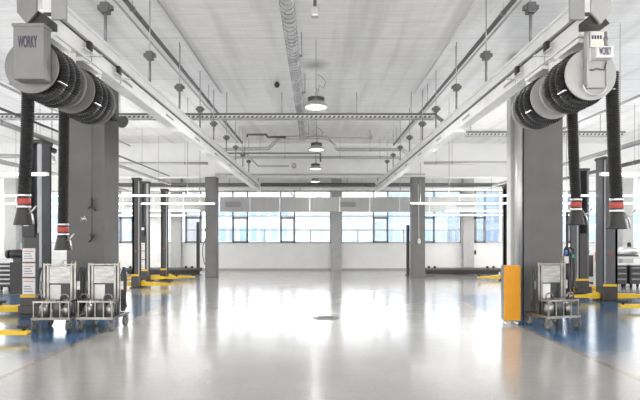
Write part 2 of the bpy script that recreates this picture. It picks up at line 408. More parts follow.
def reel(sx, y, hose_off, end_z, label, front, grey_m, twist, shift=0):
    """axis along y, front flange at depth y"""
    X = 2.27 * sx
    t = thing('hose_reel', label, 'hose reel', (X, y, RZ), 0, 'exhaust hose reels on the rails')
    MB().lathe([(.212, 0), (.214, .004), (.214, .014), (.205, .02)], 'y', n=56).lathe([(.07, -.012), (.07, .0)], 'y', n=24).build('front_flange', grey_m, t)
    MB().lathe([(.20, .475), (.214, .478), (.214, .49), (.20, .495)], 'y', n=56).build('rear_flange', grey_m, t)
    MB().lathe([(.125, .02), (.125, .475)], 'y', n=32).build('drum', 'reel_grey', t)
    if sx not in coil_cache:
        o = ribbed(coil_path(sx, .072, 3.25, .108, .19), .049).build('hose_coil', 'hose', t); coil_cache[sx] = o.data
    else:
        o = bpy.data.objects.new('hose_coil', coil_cache[sx]); COL.objects.link(o); o.parent = t
    for a in (-.5, .9, 2.2, 3.7): MB().bar((.236 * math.cos(a), .02, .236 * math.sin(a)), (.236 * math.cos(a), .14, .236 * math.sin(a)), .02, .006).build('hose_tie', 'alu', t)
    # hanging hose
    hx = .188 * sx + shift; hy = hose_off; zb = end_z - RZ; zt = zb + .25
    h = ribbed([(hx, hy, .05), (hx, hy, -.15), (hx + twist * .4, hy, zb * .5), (hx + twist, hy, zt)], .053).build('hanging_hose', 'hose', t)
    nx = hx + twist
    for q in (0, -.096): MB().lathe([(.053, zt + q - .01), (.056, zt + q - .006), (.056, zt + q + .006), (.053, zt + q + .01)], 'z', (nx, hy, 0), 20).build('hose_clamp', 'alu', h)
    MB().lathe([(.045, zt - .12), (.05, zt - .11), (.05, zt - .005), (.045, zt)], 'z', (nx, hy, 0), 20).build('sleeve', 'black', h)
    MB().lathe([(.05, zt - .074), (.053, zt - .072), (.053, zt - .026), (.05, zt - .024)], 'z', (nx, hy, 0), 20).build('red_band', 'red', h)
    MB().lathe([(.053, zt - .11), (.055, zt - .125), (.078, zt - .235), (.082, zt - .25), (.072, zt - .25), (.04, zt - .15)], 'z', (nx, hy, 0), 24).build('nozzle', 'black', h)
    MB().tube([(nx + .055, hy - .02, zt - .11), (nx + .088, hy - .03, zt - .17), (nx + .10, hy - .03, zt - .245)], .008, 6).tube([(nx + .05, hy - .03, zt - .16), (nx + .10, hy - .05, zt - .13), (nx + .13, hy - .05, zt - .09)], .007, 6).build('grip_lever', 'alu', h)
    # yoke that hangs the reel from the rail
    MB().box(-.05, .05, .5, .515, -.05, .31).box(-.06, .06, .09, .515, .30, .337).build('yoke', 'rail', t)
    if front:
        if sx < 0:
            b = MB().box(-.066, .168, -.13, -.022, -.14, .27, .006).build('bracket_cover', grey_m, t)
            MB().box(-.074, .176, -.138, -.014, .262, .285, .004).build('cover_cap', grey_m, b)
            text_obj('WORKY', 'lettering', 'print', b, (.045, -.1315, .14), .125, .31)
        else:
            b = MB().box(-.05, .10, -.035, -.02, -.12, .34).box(-.065, -.045, -.06, -.012, -.1, .36).box(.1, .11, -.05, -.02, -.1, .34).build('bracket_plate', 'reel_light', t)
            MB().box(-.035, .075, -.06, -.03, .205, .33).box(-.045, .08, -.045, -.03, .10, .2).build('circuit_board', 'paper', b)
            for k in range(2): MB().box(-.015 + k * .05, .003 + k * .05, -.064, -.06, .222, .236).build('status_light', 'led', b)
            MB().box(-.02, .122, -.12, -.03, .098, .195, .008).build('control_box', 'pipe_white', b)
            for k in range(4): MB().box(-.025 + k * .022, -.012 + k * .022, -.064, -.06, .27, .3).build('relay', 'print', b)
            for k in range(5): MB().tube([(.085 + k * .004, -.05, .33), (.10 - k * .008, -.07, .27), (.085 + k * .007, -.06, .205)], .004, 6).build('wire', 'rod', b)
            text_obj('WORKY', 'lettering', 'print', b, (.05, -.1215, .147), .085, .3)
            MB().tube([(-.05, -.04, .03), (-.01, -.05, .02), (.02, -.05, .035), (.08, -.05, .02), (.1, -.05, .08)], .006, 6).build('loose_cable', 'pipe_dark', b)
            MB().tube([(.1 * math.cos(a) + .02, -.03, .1 * math.sin(a) - .08) for a in [PI + PI * k / 14 for k in range(15)]], .006, 6).build('wire_bow', 'alu', b)
    else:
        MB().box(-.045, .045, -.02, -.006, -.06, .335).build('bracket_plate', 'rail', t)
    return t
reel(-1, 3.96, .28, wz(225, 4.24), 'grey drum of black hose behind a lettered grey cover, nearest on the left rail', True, 'reel_grey', -.035)
reel(-1, 4.60, .3, wz(250, 4.9), 'black hose reel behind the grey lettered cover reel, in front of the left pillar', False, 'reel_grey', -.01, -.03)
reel(1, 4.16, .10, wz(229, 4.26), 'hose reel with exposed circuit board and white lettered box, nearest on right rail', True, 'reel_light', .035, .05)
reel(1, 4.83, .10, wz(225, 4.93), 'black hose reel behind the reel with the circuit board, in front of the right pillar', False, 'reel_light', .035, .05)

# ------------------------------------------------------------------ ceiling services
def pipe(name, label, cat, pts, r, m, n=10, hang=(), group=None):
    o = Vector(pts[0])
    t = thing(name, label, cat, o, 0, group)
    MB().tube([Vector(p) - o for p in pts], r, n).build('run', m, t)
    for h in hang:
        h = Vector(h) - o
        MB().tube([h, (h.x, h.y, CEIL - o.z)], .007, 6).build('hanger', 'pipe_grey', t)
        MB().lathe([(r + .004, -.012), (r + .008, -.01), (r + .008, .01), (r + .004, .012)], 'y' if abs((Vector(pts[1]) - o).normalized().y) > .7 else 'x', h, 14).build('clip', 'rod', t)
    return t
# spiral duct
def spiral_duct():
    t = thing('spiral_duct', 'round spiral wound ventilation duct running along the ceiling middle', 'duct', (-.36, 3.2, 4.25))
    y = 0; pts = []; rad = []
    while y < 11.1:
        for dy, r in ((0, .088), (.035, .088), (.04, .094), (.048, .094), (.053, .088)): pts.append((-.06 * y / 11.4, y + dy, 0)); rad.append(r)
        y += .11
    m = MB(); m.tube(pts, .088, 18, True, rad); m.build('run', 'galv', t)
    MB().tube([(-.06 * (.5 + k * .01) / 11.4 + .0905 * math.cos(k * .01 / .13 * 2 * PI), .5 + k * .01, .0905 * math.sin(k * .01 / .13 * 2 * PI)) for k in range(1060)], .0065, 5).build('spiral_seam', 'rod', t)
    for y in (2.6, 4.6, 6.6, 8.6, 10.6):
        MB().box(-.115, .115, y - .015, y + .015, -.012, .012).tube([(-.105, y, 0), (-.105, y, CEIL - 4.25)], .006, 6).tube([(.105, y, 0), (.105, y, CEIL - 4.25)], .006, 6).build('hanger_strap', 'rod', t)
spiral_duct()
# pipes above the rails
for sx, z, lab in ((-1, 4.26, 'dark steel pipe near the ceiling directly above the left rail'), (1, 4.21, 'dark steel pipe near the ceiling directly above the right rail')):
    X = 2.27 * sx + .03 * sx
    pipe('ceiling_pipe', lab, 'pipe', [(X, 2.5, z), (X, 15.2, z)], .03, 'pipe_dark', hang=[(X, d, z) for d in (6.2, 8.35, 10.5, 12.6, 14.6)])
    X2 = 2.27 * sx - .14 * sx
    pipe('conduit', lab.replace('dark steel pipe near', 'thin light conduit fixed to').replace('directly above the', 'inside the'), 'conduit', [(X2, 4.4, 4.585), (X2, 11.0, 4.585)], .014, 'pipe_grey' if sx < 0 else 'pipe_white')
    X3 = 2.27 * sx + .42 * sx
    pipe('conduit', 'thin grey conduit on the ceiling outside the %s rail' % ('left' if sx < 0 else 'right'), 'conduit', [(X3, 2.5, 4.56), (X3, 16.8, 4.56)], .018, 'pipe_grey')
# cable trays across
def tray(label, x0, x1, y, z, hang, bend=False):
    t = thing('cable_tray', label, 'cable tray', (x0, y, z))
    m = MB(); W = x1 - x0
    for yy in (0, .2):
        m.box(0, W, yy, yy + .006, .055, .075)
        m.box(0, W, yy, yy + .006, -.02, -.008)
        m.box(0, W, yy, yy + .006, -.03, .055)
    for k in range(int(W / .25)): m.box(k * .25, k * .25 + .03, 0, .2, -.015, -.008)
    m.build('tray', 'pipe_white', t)
    q = MB(); n = int(W / .1)
    for k in range(n): q.prism([(k * .1 + .02, -.018), (k * .1 + .065, -.018), (k * .1 + .09, .028), (k * .1 + .045, .028)], -.004, .0)
    q.build('perforation', 'pipe_dark', t)
    MB().box(0, W, -.006, .0, .042, .085).build('tray_edge', 'pipe_dark', t)
    if bend:
        MB().bar((W, .1, .06), (W + .22, .1, -.1), .2, .02).build('bend', 'rod', t)
    for h in hang:
        MB().tube([(h - x0, .1, .06), (h - x0, .1, CEIL - z)], .011, 6).box(h - x0 - .02, h - x0 + .02, .0, .2, .07, .085).build('hanger', 'pipe_grey', t)
    return t
tray('perforated cable tray crossing between the two rails and on behind the left pillar', -8.2, wx(436, 11), 11, wz(117, 11), [-6.5, -4.4, wx(226, 11), wx(281.5, 11), wx(357, 11), wx(412, 11)], True)
tray('short run of perforated cable tray left of the right pillar', wx(466, 13), 8.0, 13, wz(134.5, 13), [wx(472, 13), 5.8, 7.4])
# transverse pipes
def tp(label, pxs, d, r, m, hang=()):
    pts = [(wx(x, d), d, wz(y, d)) for x, y in pxs]
    return pipe('water_pipe', label, 'pipe', pts, r, m, 8, [(wx(x, d), d, wz(y, d)) for x, y in hang])
tp('grey insulated pipe with two sloped offsets behind the spiral duct end', [(220, 153), (223, 149.5), (268, 148.5), (280, 137.5), (326, 137.5), (338, 149.5), (402, 149.5), (408, 153)], 15.0, .055, 'pipe_grey', [(245, 149), (300, 137.5), (370, 149.5)])
tp('thin white pipe following the grey offset pipe to the right', [(300, 140), (325, 140.5), (336, 147), (400, 147)], 14.6, .028, 'pipe_white')
tp('short dark pipe with a stepped end left of the spiral duct end', [(247, 137), (247.5, 134.5), (266, 134.5), (268, 137.2), (286, 137)], 14.5, .035, 'pipe_dark')
tp('short horizontal pipe with a capped end right of the bay lamps', [(327, 137.8), (370, 137.8)], 14.3, .02, 'pipe_grey')
tp('dark straight pipe ending in an elbow beside the second bay lamp', [(226, 153.2), (320.5, 153.2), (320.5, 162)], 15.85, .026, 'pipe_dark', [(260, 153.2)])
tp('long pale pipe crossing the hall just before the beam', [(228, 157.3), (398, 157.5), (402, 161), (402, 164)], 16.0, .045, 'pipe_grey', [(285, 157.3), (340, 157.3), (380, 157.4)])
tp('thin pipe sloping down to a round sensor under the beam', [(241, 150), (247, 154.5), (258, 166), (289, 166)], 16.6, .025, 'pipe_grey')
tp('straight grey pipe left of the left rail end, over the slim column', [(60, 163.3), (208, 163.3)], 14.65, .04, 'pipe_grey', [(142, 163.3), (185, 163.3)])
tp('straight grey pipe right of the right rail end, over the slim column', [(424, 163), (560, 163)], 14.65, .045, 'pipe_grey', [(436, 163), (452, 163)])
tp('thin pipe with an elbow behind the left hanging hoses', [(0, 156), (50, 156), (53, 158), (54, 163)], 12.0, .05, 'pipe_grey', [(40, 156)])
tp('dark header pipe along the window wall above the air duct', [(110, 184.8), (520, 184.8)], 20.2, .08, 'pipe_dark', [(190, 184.8), (290, 184.8), (362, 184.8), (470, 184.8)])
tp('pale lagged pipe running under the dark header pipe', [(110, 189), (520, 189)], 20.1, .07, 'pipe_white', [(200, 189), (300, 189), (400, 189)])
tp('slim grey pipe under the beam along the hall width', [(215, 174.5), (425, 174.5)], 17.0, .03, 'pipe_grey')
# sensors
def ball(name, label, cat, px, py, d, r, m, stem=None):
    t = thing(name, label, cat, (wx(px, d), d, wz(py, d)))
    MB().lathe([(.001, -r), (r * .7, -r * .7), (r, 0), (r * .75, r * .65), (r * .5, r)], 'z', n=20).build('housing', m, t)
    if stem: MB().tube([(0, 0, r * .8), (0, 0, stem)], r * .25, 8).build('stem', 'pipe_grey', t)
    return t
ball('smoke_detector', 'round dark detector on the ceiling left of the spiral duct', 'detector', 277, 85, 10.3, .06, 'black', .1)
ball('smoke_detector', 'pale round detector at the end of the thin sloping pipe', 'detector', 294, 166, 16.6, .09, 'pipe_grey', .1)
ball('smoke_detector', 'small round end piece on the short pipe right of the bay lamps', 'detector', 371.5, 138, 14.3, .05, 'pipe_grey', .1)
t = thing('ceiling_sensor', 'small boxy sensor on a dark stem hanging at the top middle', 'sensor', (wx(315, 5.2), 5.2, wz(12, 5.2)))
MB().box(-.04, .04, -.04, .04, -.055, .045, .015).build('housing', 'pipe_grey', t)
MB().tube([(0, 0, .04), (0, 0, CEIL - wz(12, 5.2))], .018, 8).build('stem', 'pipe_dark', t)
# bay lamps
def bay_lamp():
    t = thing('bay_lamp', 'x', 'lamp', (0, 0, 0), 0, 'bay lamps in a row down the hall middle')
    MB().lathe([(.190, -.075), (.195, -.06), (.185, -.045), (.15, -.005), (.12, .02), (.10, .03), (.05, .035)], 'z', n=36).build('reflector', 'pipe_grey', t)
    q = MB().lathe([(.085, .02), (.085, .085), (.05, .1)], 'z', n=20)
    for k in range(12):
        a = 2 * PI * k / 12; q.bar((.06 * math.cos(a), .06 * math.sin(a), .06), (.135 * math.cos(a), .135 * math.sin(a), .045), .012, .07)
    q.build('heat_sink', 'pipe_dark', t)
    MB().lathe([(.17, -.078), (.175, -.07)], 'z', n=32).build('lens', 'bay_lamp', t)
    MB().tube([(0, 0, .1), (0, 0, .17), (.012, 0, .19), (.02, 0, .21), (0, 0, .24)], .008, 6).tube([(0, 0, .24), (0, 0, CEIL - 3.6)], .005, 6).build('hook', 'rod', t)
    MB().tube([(.02, 0, .1), (.05, 0, .28), (.12, 0, .24), (.16, 0, .33), (.10, 0, .42), (.02, 0, .46)], .006, 6).build('cord', 'rod', t)
    return t
L0 = bay_lamp()
lamp_pos = [(316, 8.1), (316.5, 12.1), (315.5, 15.6), (315.2, 19.3)]
lamp_lab = ['round bay lamp nearest the camera, largest in the hall middle', 'second bay lamp from the camera, behind the cable tray', 'third bay lamp from the camera, just below the beam top', 'farthest small bay lamp, just before the dark header pipe']
for k, (px, d) in enumerate(lamp_pos):
    o = L0 if k == 0 else relink(L0)
    o.location = (wx(px, d), d, 3.6); o['label'] = lamp_lab[k]
# linear lights, shining down through the diffuser; added area lamps above brighten the ceiling
UP = 3.4
DOWN = 2.5
def tube_light(label, x0, x1, d, z, hang):
    t = thing('linear_light', label, 'light', (x0, d, z), 0, 'linear tube lights over the side lanes')
    W = x1 - x0
    MB().box(0, W, -.03, .03, .012, .026, .004).box(0, .015, -.029, .029, -.024, .012).box(W - .015, W, -.029, .029, -.024, .012).build('housing', 'white_paint', t)
    MB().box(.015, W - .015, -.027, .027, -.024, .012, .008).build('diffuser', 'lamp', t)
    for h in hang: MB().tube([(h, 0, .026), (h, 0, CEIL - z)], .005, 6).build('hanger_wire', 'rod', t)
    l = bpy.data.lights.new('added_uplight', 'AREA'); l.shape = 'RECTANGLE'; l.size = W - .1; l.size_y = .05; l.energy = UP * W; l.color = (1, .985, .965)
    o = bpy.data.objects.new('added_uplight', l); COL.objects.link(o); o.parent = t; o.location = (W / 2, 0, .032); o.rotation_euler = (PI, 0, 0)
    if d > 14:
        l = bpy.data.lights.new('tube_downlight', 'AREA'); l.shape = 'RECTANGLE'; l.size = W - .1; l.size_y = .05; l.energy = DOWN * W; l.color = (1, .985, .965)
        o = bpy.data.objects.new('tube_downlight', l); COL.objects.link(o); o.parent = t; o.location = (W / 2, 0, -.03)
    return t
tube_light('linear light nearest the camera on the left, behind the hanging hoses', -8.2, wx(48, 7.48), 7.48, 2.37, (.3, 2, 3.8))
tube_light('upper linear light behind the left pillar', -8.4, wx(204, 11.5), 11.5, 2.37, (.3, 3, 5.4))
tube_light('linear light reaching across the front of the slim left column', -9, wx(215, 14.4), 14.4, 2.37, (.3, 3, 5.6))
tube_light('short linear light behind the lift posts, left of the slim left column', -9.5, wx(200, 18.4), 18.4, 2.37, (.3, 2.6, 4.9))
tube_light('linear light lowest on the left, close to the window wall', -10, wx(186, 19.6), 19.6, 2.24, (.3, 2.6, 4))
tube_light('linear light nearest the camera on the right, behind the hanging hoses', wx(600, 7.48), 9, 7.48, 2.37, (.3, 2, 4))
tube_light('upper linear light between the slim right column and the right pillar', wx(436, 11.5), 9.2, 11.5, 2.37, (.3, 3, 6))
tube_light('linear light reaching across the front of the slim right column', wx(410, 14.2), 9.6, 14.2, 2.37, (.3, 3, 6.5))
tube_light('linear light behind the slim right column, third row down', wx(445, 18.4), 10, 18.4, 2.36, (.3, 2.6, 5))
tube_light('linear light lowest on the right, close to the window wall', wx(425, 19.6), 10.5, 19.6, 2.25, (.3, 2.6, 5.6))
# flat duct along the windows
def flat_duct(label, x0, x1, grs):
    d = 20.05; t = thing('air_duct', label, 'duct', (x0, d, wz(211.5, d))); H = wz(197, d) - wz(211.5, d); W = x1 - x0
    MB().box(0, W, 0, .42, 0, H, .006).build('casing', 'duct', t)
    q = MB()
    for k in range(1, int(W / 1.2) + 1): q.box(k * 1.2 - .02, k * 1.2 + .02, -.015, .43, -.012, H + .012)
    q.build('flange', 'alu', t)
    for a, b in grs:
        g = MB().box(a - x0, b - x0, -.02, -.002, .17, .40).build('grille', 'grille', t)
        q = MB()
        for k in range(6): q.box(a - x0 + .02, b - x0 - .02, -.028, -.02, .19 + k * .034, .206 + k * .034)
        q.build('louvre', 'rod', g)
    for k in range(3):
        x = .3 + k * (W - .6) / 2
        MB().tube([(x, .39, H), (x, .39, CEIL - wz(211.5, d))], .008, 6).build('hanger', 'rod', t)
flat_duct('long grey rectangular air duct crossing the middle windows', wx(220, 20.05), wx(476, 20.05), [(wx(225, 20), wx(241, 20)), (wx(340, 20), wx(356, 20)), (wx(457, 20), wx(475, 20))])
flat_duct('grey rectangular air duct left of the slim left column', -10.2, wx(206, 20.05), [(wx(125, 20), wx(143, 20))])
# long conduits over the lift posts
pipe('cable_channel', 'long grey channel running over the tops of the left lift posts', 'cable channel', [(-5.1, 5.2, 3.28), (-5.1, 17.2, 3.22)], .045, 'pipe_grey', hang=[(-5.1, 8, 3.27), (-5.1, 12, 3.25), (-5.1, 16, 3.22)])
pipe('cable_channel', 'thin pipe above the channel over the left lift posts', 'pipe', [(-5.0, 5.2, 3.45), (-5.0, 16.8, 3.45)], .022, 'pipe_dark', hang=[(-5.0, 10, 3.45)])
pipe('cable_channel', 'far left channel running along the lane beyond the lift posts', 'cable channel', [(-7.6, 7, 3.22), (-7.6, 20, 3.22)], .06, 'pipe_grey', hang=[(-7.6, 9.5, 3.22), (-7.6, 13.5, 3.22), (-7.6, 17.5, 3.22)])
pipe('cable_channel', 'long grey channel running over the tops of the right lift posts', 'cable channel', [(6.3, 6.2, 3.3), (6.3, 18, 3.24)], .05, 'pipe_grey', hang=[(6.3, 9.5, 3.28), (6.3, 13.5, 3.27)])
pipe('cable_channel', 'far right channel running along the lane beyond the lift posts', 'cable channel', [(7.6, 9, 3.2), (7.6, 20, 3.2)], .05, 'pipe_dark', hang=[(7.6, 12, 3.2), (7.6, 16, 3.2)])
pipe('conduit', 'thin ceiling conduit far left above the lane of lifts', 'conduit', [(-6.4, 5.5, 4.5), (-6.4, 17.0, 4.5)], .03, 'pipe_grey', hang=[(-6.4, 9, 4.5), (-6.4, 13, 4.5)])
pipe('conduit', 'thin ceiling conduit far right above the lane of lifts', 'conduit', [(6.9, 6.5, 4.45), (6.9, 17.0, 4.45)], .03, 'pipe_grey', hang=[(6.9, 10, 4.45), (6.9, 14, 4.45)])

# ------------------------------------------------------------------ car lifts
def arm(parent, ang, Ln, z=.11, lift=0):
    a = MB()
    a.prism([(.05, z - .055), (.05, z + .06), (Ln * .55, z + .045), (Ln * .55, z - .045)], -.055, .055)
    a.prism([(Ln * .5, z - .035), (Ln * .5, z + .035), (Ln, z + .02), (Ln + .03, z), (Ln, z - .035)], -.04, .04)
    a.xf(Matrix.Rotation(ang, 4, 'Z'))
    o = a.build('arm', 'yellow', parent)
    c, s_ = math.cos(ang), math.sin(ang)
    MB().lathe([(.02, z), (.02, z + .06), (.075, z + .065), (.085, z + .075), (.085, z + .095), (.07, z + .1)], 'z', (c * Ln * .96, s_ * Ln * .96, 0), 20).build('pad', 'rubber', o)
    return o
def lift_post(label, x, d, H, face, arms, labels=False, w=.34, yellow_band=True, mirror=1, dot=True, sw=.035, mm='lift_grey', hd=.16):
    """face=-1: carriage towards the camera, 1: away"""
    t = thing('lift_post', label, 'car lift', (x, d, 0), 0, 'posts of the two post car lifts')
    f = face; h = w / 2
    MB().box(-h - .06, h + .06, -.2, .2, 0, .025, .004).build('base_plate', 'lift_dark', t)
    # C profile: back web and two flanges, open towards the bay
    c = MB()
    yb0, yb1 = (hd - .04, hd) if f < 0 else (-.16, -.12)
    c.box(-h, h, yb0, yb1, .025, H)
    c.box(-h, -h + .05, -.16, hd, .025, H).box(h - .05, h, -.16, hd, .025, H)
    c.build('mast', mm, t)
    MB().box(-h - .02, h + .02, -.18, hd + .02, H, H + .06, .006).build('top_cap', 'lift_dark', t)
    e = h * mirror
    MB().box(min(e, e - sw * mirror), max(e, e - sw * mirror), -.172, -.161, .05, H - .02).build('side_strip', 'lift_light', t)
    if f < 0:
        cr = MB().box(-h + .055, h - .055, -.19, hd - .045, .35, 1.5, .006).build('carriage', 'lift_dark', t)
    else:
        cr = MB().box(-h + .055, h - .055, -.05, hd + .03, .05, 1.0, .006).build('carriage', 'lift_dark', t)
    MB().box(-h - .02, h - .01, -.19 if f < 0 else -.185, .12, .03, .33, .006).build('foot_block', 'lift_dark', t)
    if labels:
        L_ = h - .02 if mirror > 0 else h - .095
        l0, l1 = -(h - .03) if mirror > 0 else -(h - .1), (h - .1) if mirror > 0 else (h - .03)
        for k, (z0, z1) in enumerate(((.97, 1.22), (.70, .95), (.38, .68))):
            p = MB().box(l0, l1, -.2, -.191, z0, z1).build('sticker', 'paper', t)
            q = MB()
            q.box(l0 + .01, l1 - .01, -.2025, -.2, z0 + .0, z0 + .012); q.box(l0 + .02, l1 - .03, -.2025, -.2, z1 - .06, z1 - .045)
            q.build('sticker_line', 'red_print', p)
            q = MB()
            for j in range(3): q.box(l0 + .03, l1 - .04 - .02 * j, -.2025, -.2, z0 + .06 + j * .045, z0 + .07 + j * .045)
            q.build('sticker_text', 'print', p)
        MB().box(l0, l1, -.215, -.19, 1.42, 1.78, .01).build('control_box', 'black', t)
        MB().box(l0 + .03, l0 + .12, -.219, -.215, 1.62, 1.7).build('display', 'paper', t)
    if yellow_band: MB().box(-h - .015, h - .02, -.196 if f < 0 else -.175, -.15, .335, .385).build('safety_band', 'yellow', t)
    if dot: MB().lathe([(.03, -.2 if f < 0 else -.18), (.03, -.16)], 'y', (0, 0, 1.02), 16).build('stop_button', 'red', t)
    for a, l in arms: arm(t, a, l)
    MB().box(-h - .03, h + .03, f * .12 - .12, f * .12 + .12, .045, .19, .01).build('arm_hinge', 'yellow' if f > 0 else 'lift_dark', t)
    return t
lift_post('tall lift post with white stickers and open mast, nearest on the left behind the hoses', wx(37, 9.18), 9.18, 3.12, -1, [(PI + .1, 1.1), (PI - .35, .95)], labels=True, w=.36, dot=False, sw=.08)
lift_post('dark lift post with a red button, right behind the left pillar', wx(138, 13.9), 13.9, 2.98, 1, [(-.12, .95), (PI + .2, .9)], w=.2, mm='lift_brown', hd=-.02)
lift_post('lift post with white stickers between two dark lift posts on the left', wx(146, 15.9), 15.9, 3.1, -1, [(.05, 1.0), (PI, .9)], labels=True, w=.26, mirror=1, dot=False, sw=.06, hd=.0)
lift_post('farthest dark lift post on the left, left of the slim column', wx(165.5, 16.3), 16.3, 2.9, 1, [(-.05, .95), (PI - .1, .8)], w=.2, mm='lift_brown', hd=-.02)
lift_post('grey lift post with a yellow band just right of the steel cart and right pillar', wx(579.5, 12.5), 12.5, 3.05, -1, [(-.5, .75), (PI + .4, .7)], w=.3, mirror=-1, dot=False)
lift_post('lift post with yellow arms spread to both sides, under the nearest right hose', wx(606.5, 11.1), 11.1, 3.12, 1, [(.0, 1.2), (PI, .75)], w=.3, mirror=-1)
lift_post('dark lift post just left of the right pillar, behind the orange bin', wx(505.5, 16.1), 16.1, 2.95, 1, [(PI + .05, .9), (.0, .8)], w=.2, mm='lift_brown', hd=-.02)
lift_post('lift post left of the frame, its yellow arm reaching in at the lower left edge', -5.35, 6.94, 3.1, 1, [(.0, 1.32), (PI, 1.0)], w=.34)
lift_post('lift post right of the frame, its yellow arm reaching in at the right edge', 7.0, 9.55, 3.1, 1, [(PI, 1.22), (.2, 1.0)], w=.34)
def runway_lift(label, x0, x1, d, post_x, ph):
    t = thing('platform_lift', label, 'car lift', (x0, d, 0)); W = x1 - x0
    MB().box(0, W, -.05, .55, .12, .25, .01).box(.1, W - .1, .05, .45, .02, .12).build('runway', 'lift_dark', t)
    MB().box(0, W, -.07, -.05, .19, .255).build('runway_edge', 'lift_grey', t)
    MB().box(post_x - x0 - .05, post_x - x0 + .05, -.05, .1, 0, ph, .008).build('post', 'lift_dark', t)
    MB().box(post_x - x0 - .1, post_x - x0 + .1, -.1, .15, 0, .02).build('base_plate', 'lift_dark', t)
    for k in (.2, .42, W - .5, W - .28):
        MB().lathe([(.03, .25), (.05, .27), (.05, .31), (.02, .33)], 'z', (k, .1, 0), 14).build('stop_knob', 'black', t)
runway_lift('low dark platform lift with a short pole, left of the slim left column', -7.1, wx(199, 18.3), 18.3, wx(198, 18.3), wz(222, 18.3))
runway_lift('low dark platform lift right of the slim right column', wx(424, 18.3), wx(502, 18.3), 18.3, wx(408, 18.3), wz(225, 18.3))

# ------------------------------------------------------------------ steel carts
def cart():
    t = thing('steel_cart', 'x', 'cart', (0, 0, 0), 0, 'steel service carts by the pillars')
    w, y0, y1 = .27, -.27, .27
    fr = MB()
    for y in (y0, y1): fr.bar((-w - .02, y, .2), (w + .02, y, .2), .035, .035)
    for x in (-w, w): fr.bar((x, y0, .2), (x, y1, .2), .035, .035)
    fr.box(-w, w, y0, y1, .19, .2)
    fr.build('base_frame', 'steel', t)
    for x in (-w + .02, w - .02):
        for y in (y0 + .02, y1 - .04):
            f = MB().box(x - .035, x - .03 + .004, y - .03, y + .04, .07, .17).box(x + .028, x + .035, y - .03, y + .04, .07, .17).lathe([(.03, .165), (.03, .185)], 'z', (x, y + .01, 0), 14).build('caster', 'steel', t)
            wh = MB().lathe([(.055, -.02), (.075, -.02), (.082, -.012), (.082, .012), (.075, .02), (.055, .02)], 'x', (x, y, .082), 24).build('wheel', 'wheel', f)
            MB().lathe([(.05, -.023), (.052, -.015), (.052, .015), (.05, .023)], 'x', (x, y, .082), 20).build('hub', 'steel_plate', f)
    for x in (-.235, -.18, .18, .235):
        MB().box(x - .017, x + .017, .0, .034, .2, 1.02, .003).build('upright', 'steel', t)
    MB().box(-.25, .25, -.002, .036, .985, 1.01, .004).build('top_bar', 'steel', t)
    MB().box(-.162, .162, .008, .03, .70, .975, .006).build('upper_plate', 'steel_plate', t)
    p = MB().box(-.165, .165, .05, .075, .30, .70, .004).build('lower_panel', 'cabinet', t)
    MB().box(-.17, .0, .038, .05, .42, .68).build('panel_sheet', 'paper', p)
    # front basket
    bk = MB()
    z = .45
    for y in (-.26, -.03): bk.bar((-.27, y, z), (.27, y, z), .02, .026)
    for x in (-.27, .27): bk.bar((x, -.26, z), (x, -.03, z), .022, .03)
    for x in (-.26, -.13, .0, .13, .26): bk.bar((x, -.26, .2), (x, -.26, z), .016, .016)
    bk.build('basket', 'steel', t)
    for x in (-.2, .17):
        MB().tube([(x - .06, -.2, z), (x - .06, -.2, z + .07), (x - .04, -.2, z + .1), (x, -.2, z + .112), (x + .04, -.2, z + .1), (x + .06, -.2, z + .07), (x + .06, -.2, z)], .012, 8).build('bow_handle', 'steel', t)
    for k, (x, y, r, h) in enumerate(((-.16, -.14, .07, .17), (.02, -.12, .065, .2), (.17, -.14, .06, .15))):
        MB().lathe([(r, .2), (r, .2 + h), (r * .7, .2 + h + .03), (r * .35, .2 + h + .05), (r * .35, .2 + h + .07)], 'z', (x, y, 0), 22).build('canister', 'steel_plate' if k != 1 else 'lift_grey', t)
    for sx_ in (-1, 1):
        MB().box(sx_ * .2075 - .009, sx_ * .2075 + .009, .0, .06, .40, .93, .006).build('guide_block', 'lift_dark', t)
        q = MB().lathe([(.03, .26), (.038, .28), (.038, .84), (.03, .88), (.015, .9), (.015, .95)], 'z', (sx_ * .275, .09, 0), 16)
        q.build('side_cylinder', 'lift_dark', t)
        MB().box(sx_ * .275 - .03, sx_ * .275 + .03, .02, .05, .60, .74, .006).build('valve_block', 'lift_grey' if sx_ < 0 else 'steel_plate', t)
        MB().tube([(sx_ * .31, .05, .95), (sx_ * .34, .04, .8), (sx_ * .34, .02, .6), (sx_ * .32, .04, .45), (sx_ * .33, .06, .32)], .02, 10).build('side_hose', 'rubber', t)
    MB().lathe([(.012, 1.012), (.012, 1.05), (.006, 1.055)], 'z', (.19, .02, 0), 12).build('green_lamp', 'green', t)
    MB().lathe([(.012, 1.012), (.012, 1.04), (.006, 1.045)], 'z', (.235, .02, 0), 12).build('orange_lamp', 'orange', t)
    return t
C0 = cart()
C0.location = (wx(59.5, 7.78), 7.78, 0); C0.rotation_euler.z = .04; C0['label'] = 'steel cart on the left of the pair, nearest the lift post'
relink(C0, 'steel cart on the right of the pair in front of the left pillar', (wx(103.5, 7.82), 7.82, 0), -.05)
relink(C0, 'lone steel cart standing in front of the right pillar', (wx(552, 7.95), 7.95, 0), .22)

# orange bin at the right pillar
d = 8.12
t = thing('waste_bin', 'upright orange fronted metal bin on small feet beside the right pillar', 'bin', (wx(512.5, d), d, 0))
b0, b1 = wx(504.3, d) - wx(512.5, d), wx(520.5, d) - wx(512.5, d)
MB().box(b0 + .006, b1 - .006, .01, .16, .075, .96, .004).build('body', 'steel_plate', t)
MB().box(b0, b1, -.006, .01, .07, .965, .003).build('front_panel', 'orange', t)
for x in (b0 + .04, b1 - .04):
    for y in (.045, .125): MB().lathe([(.022, 0), (.025, .01), (.02, .03), (.012, .075)], 'z', (x, y, 0), 14).build('foot', 'alu', t)
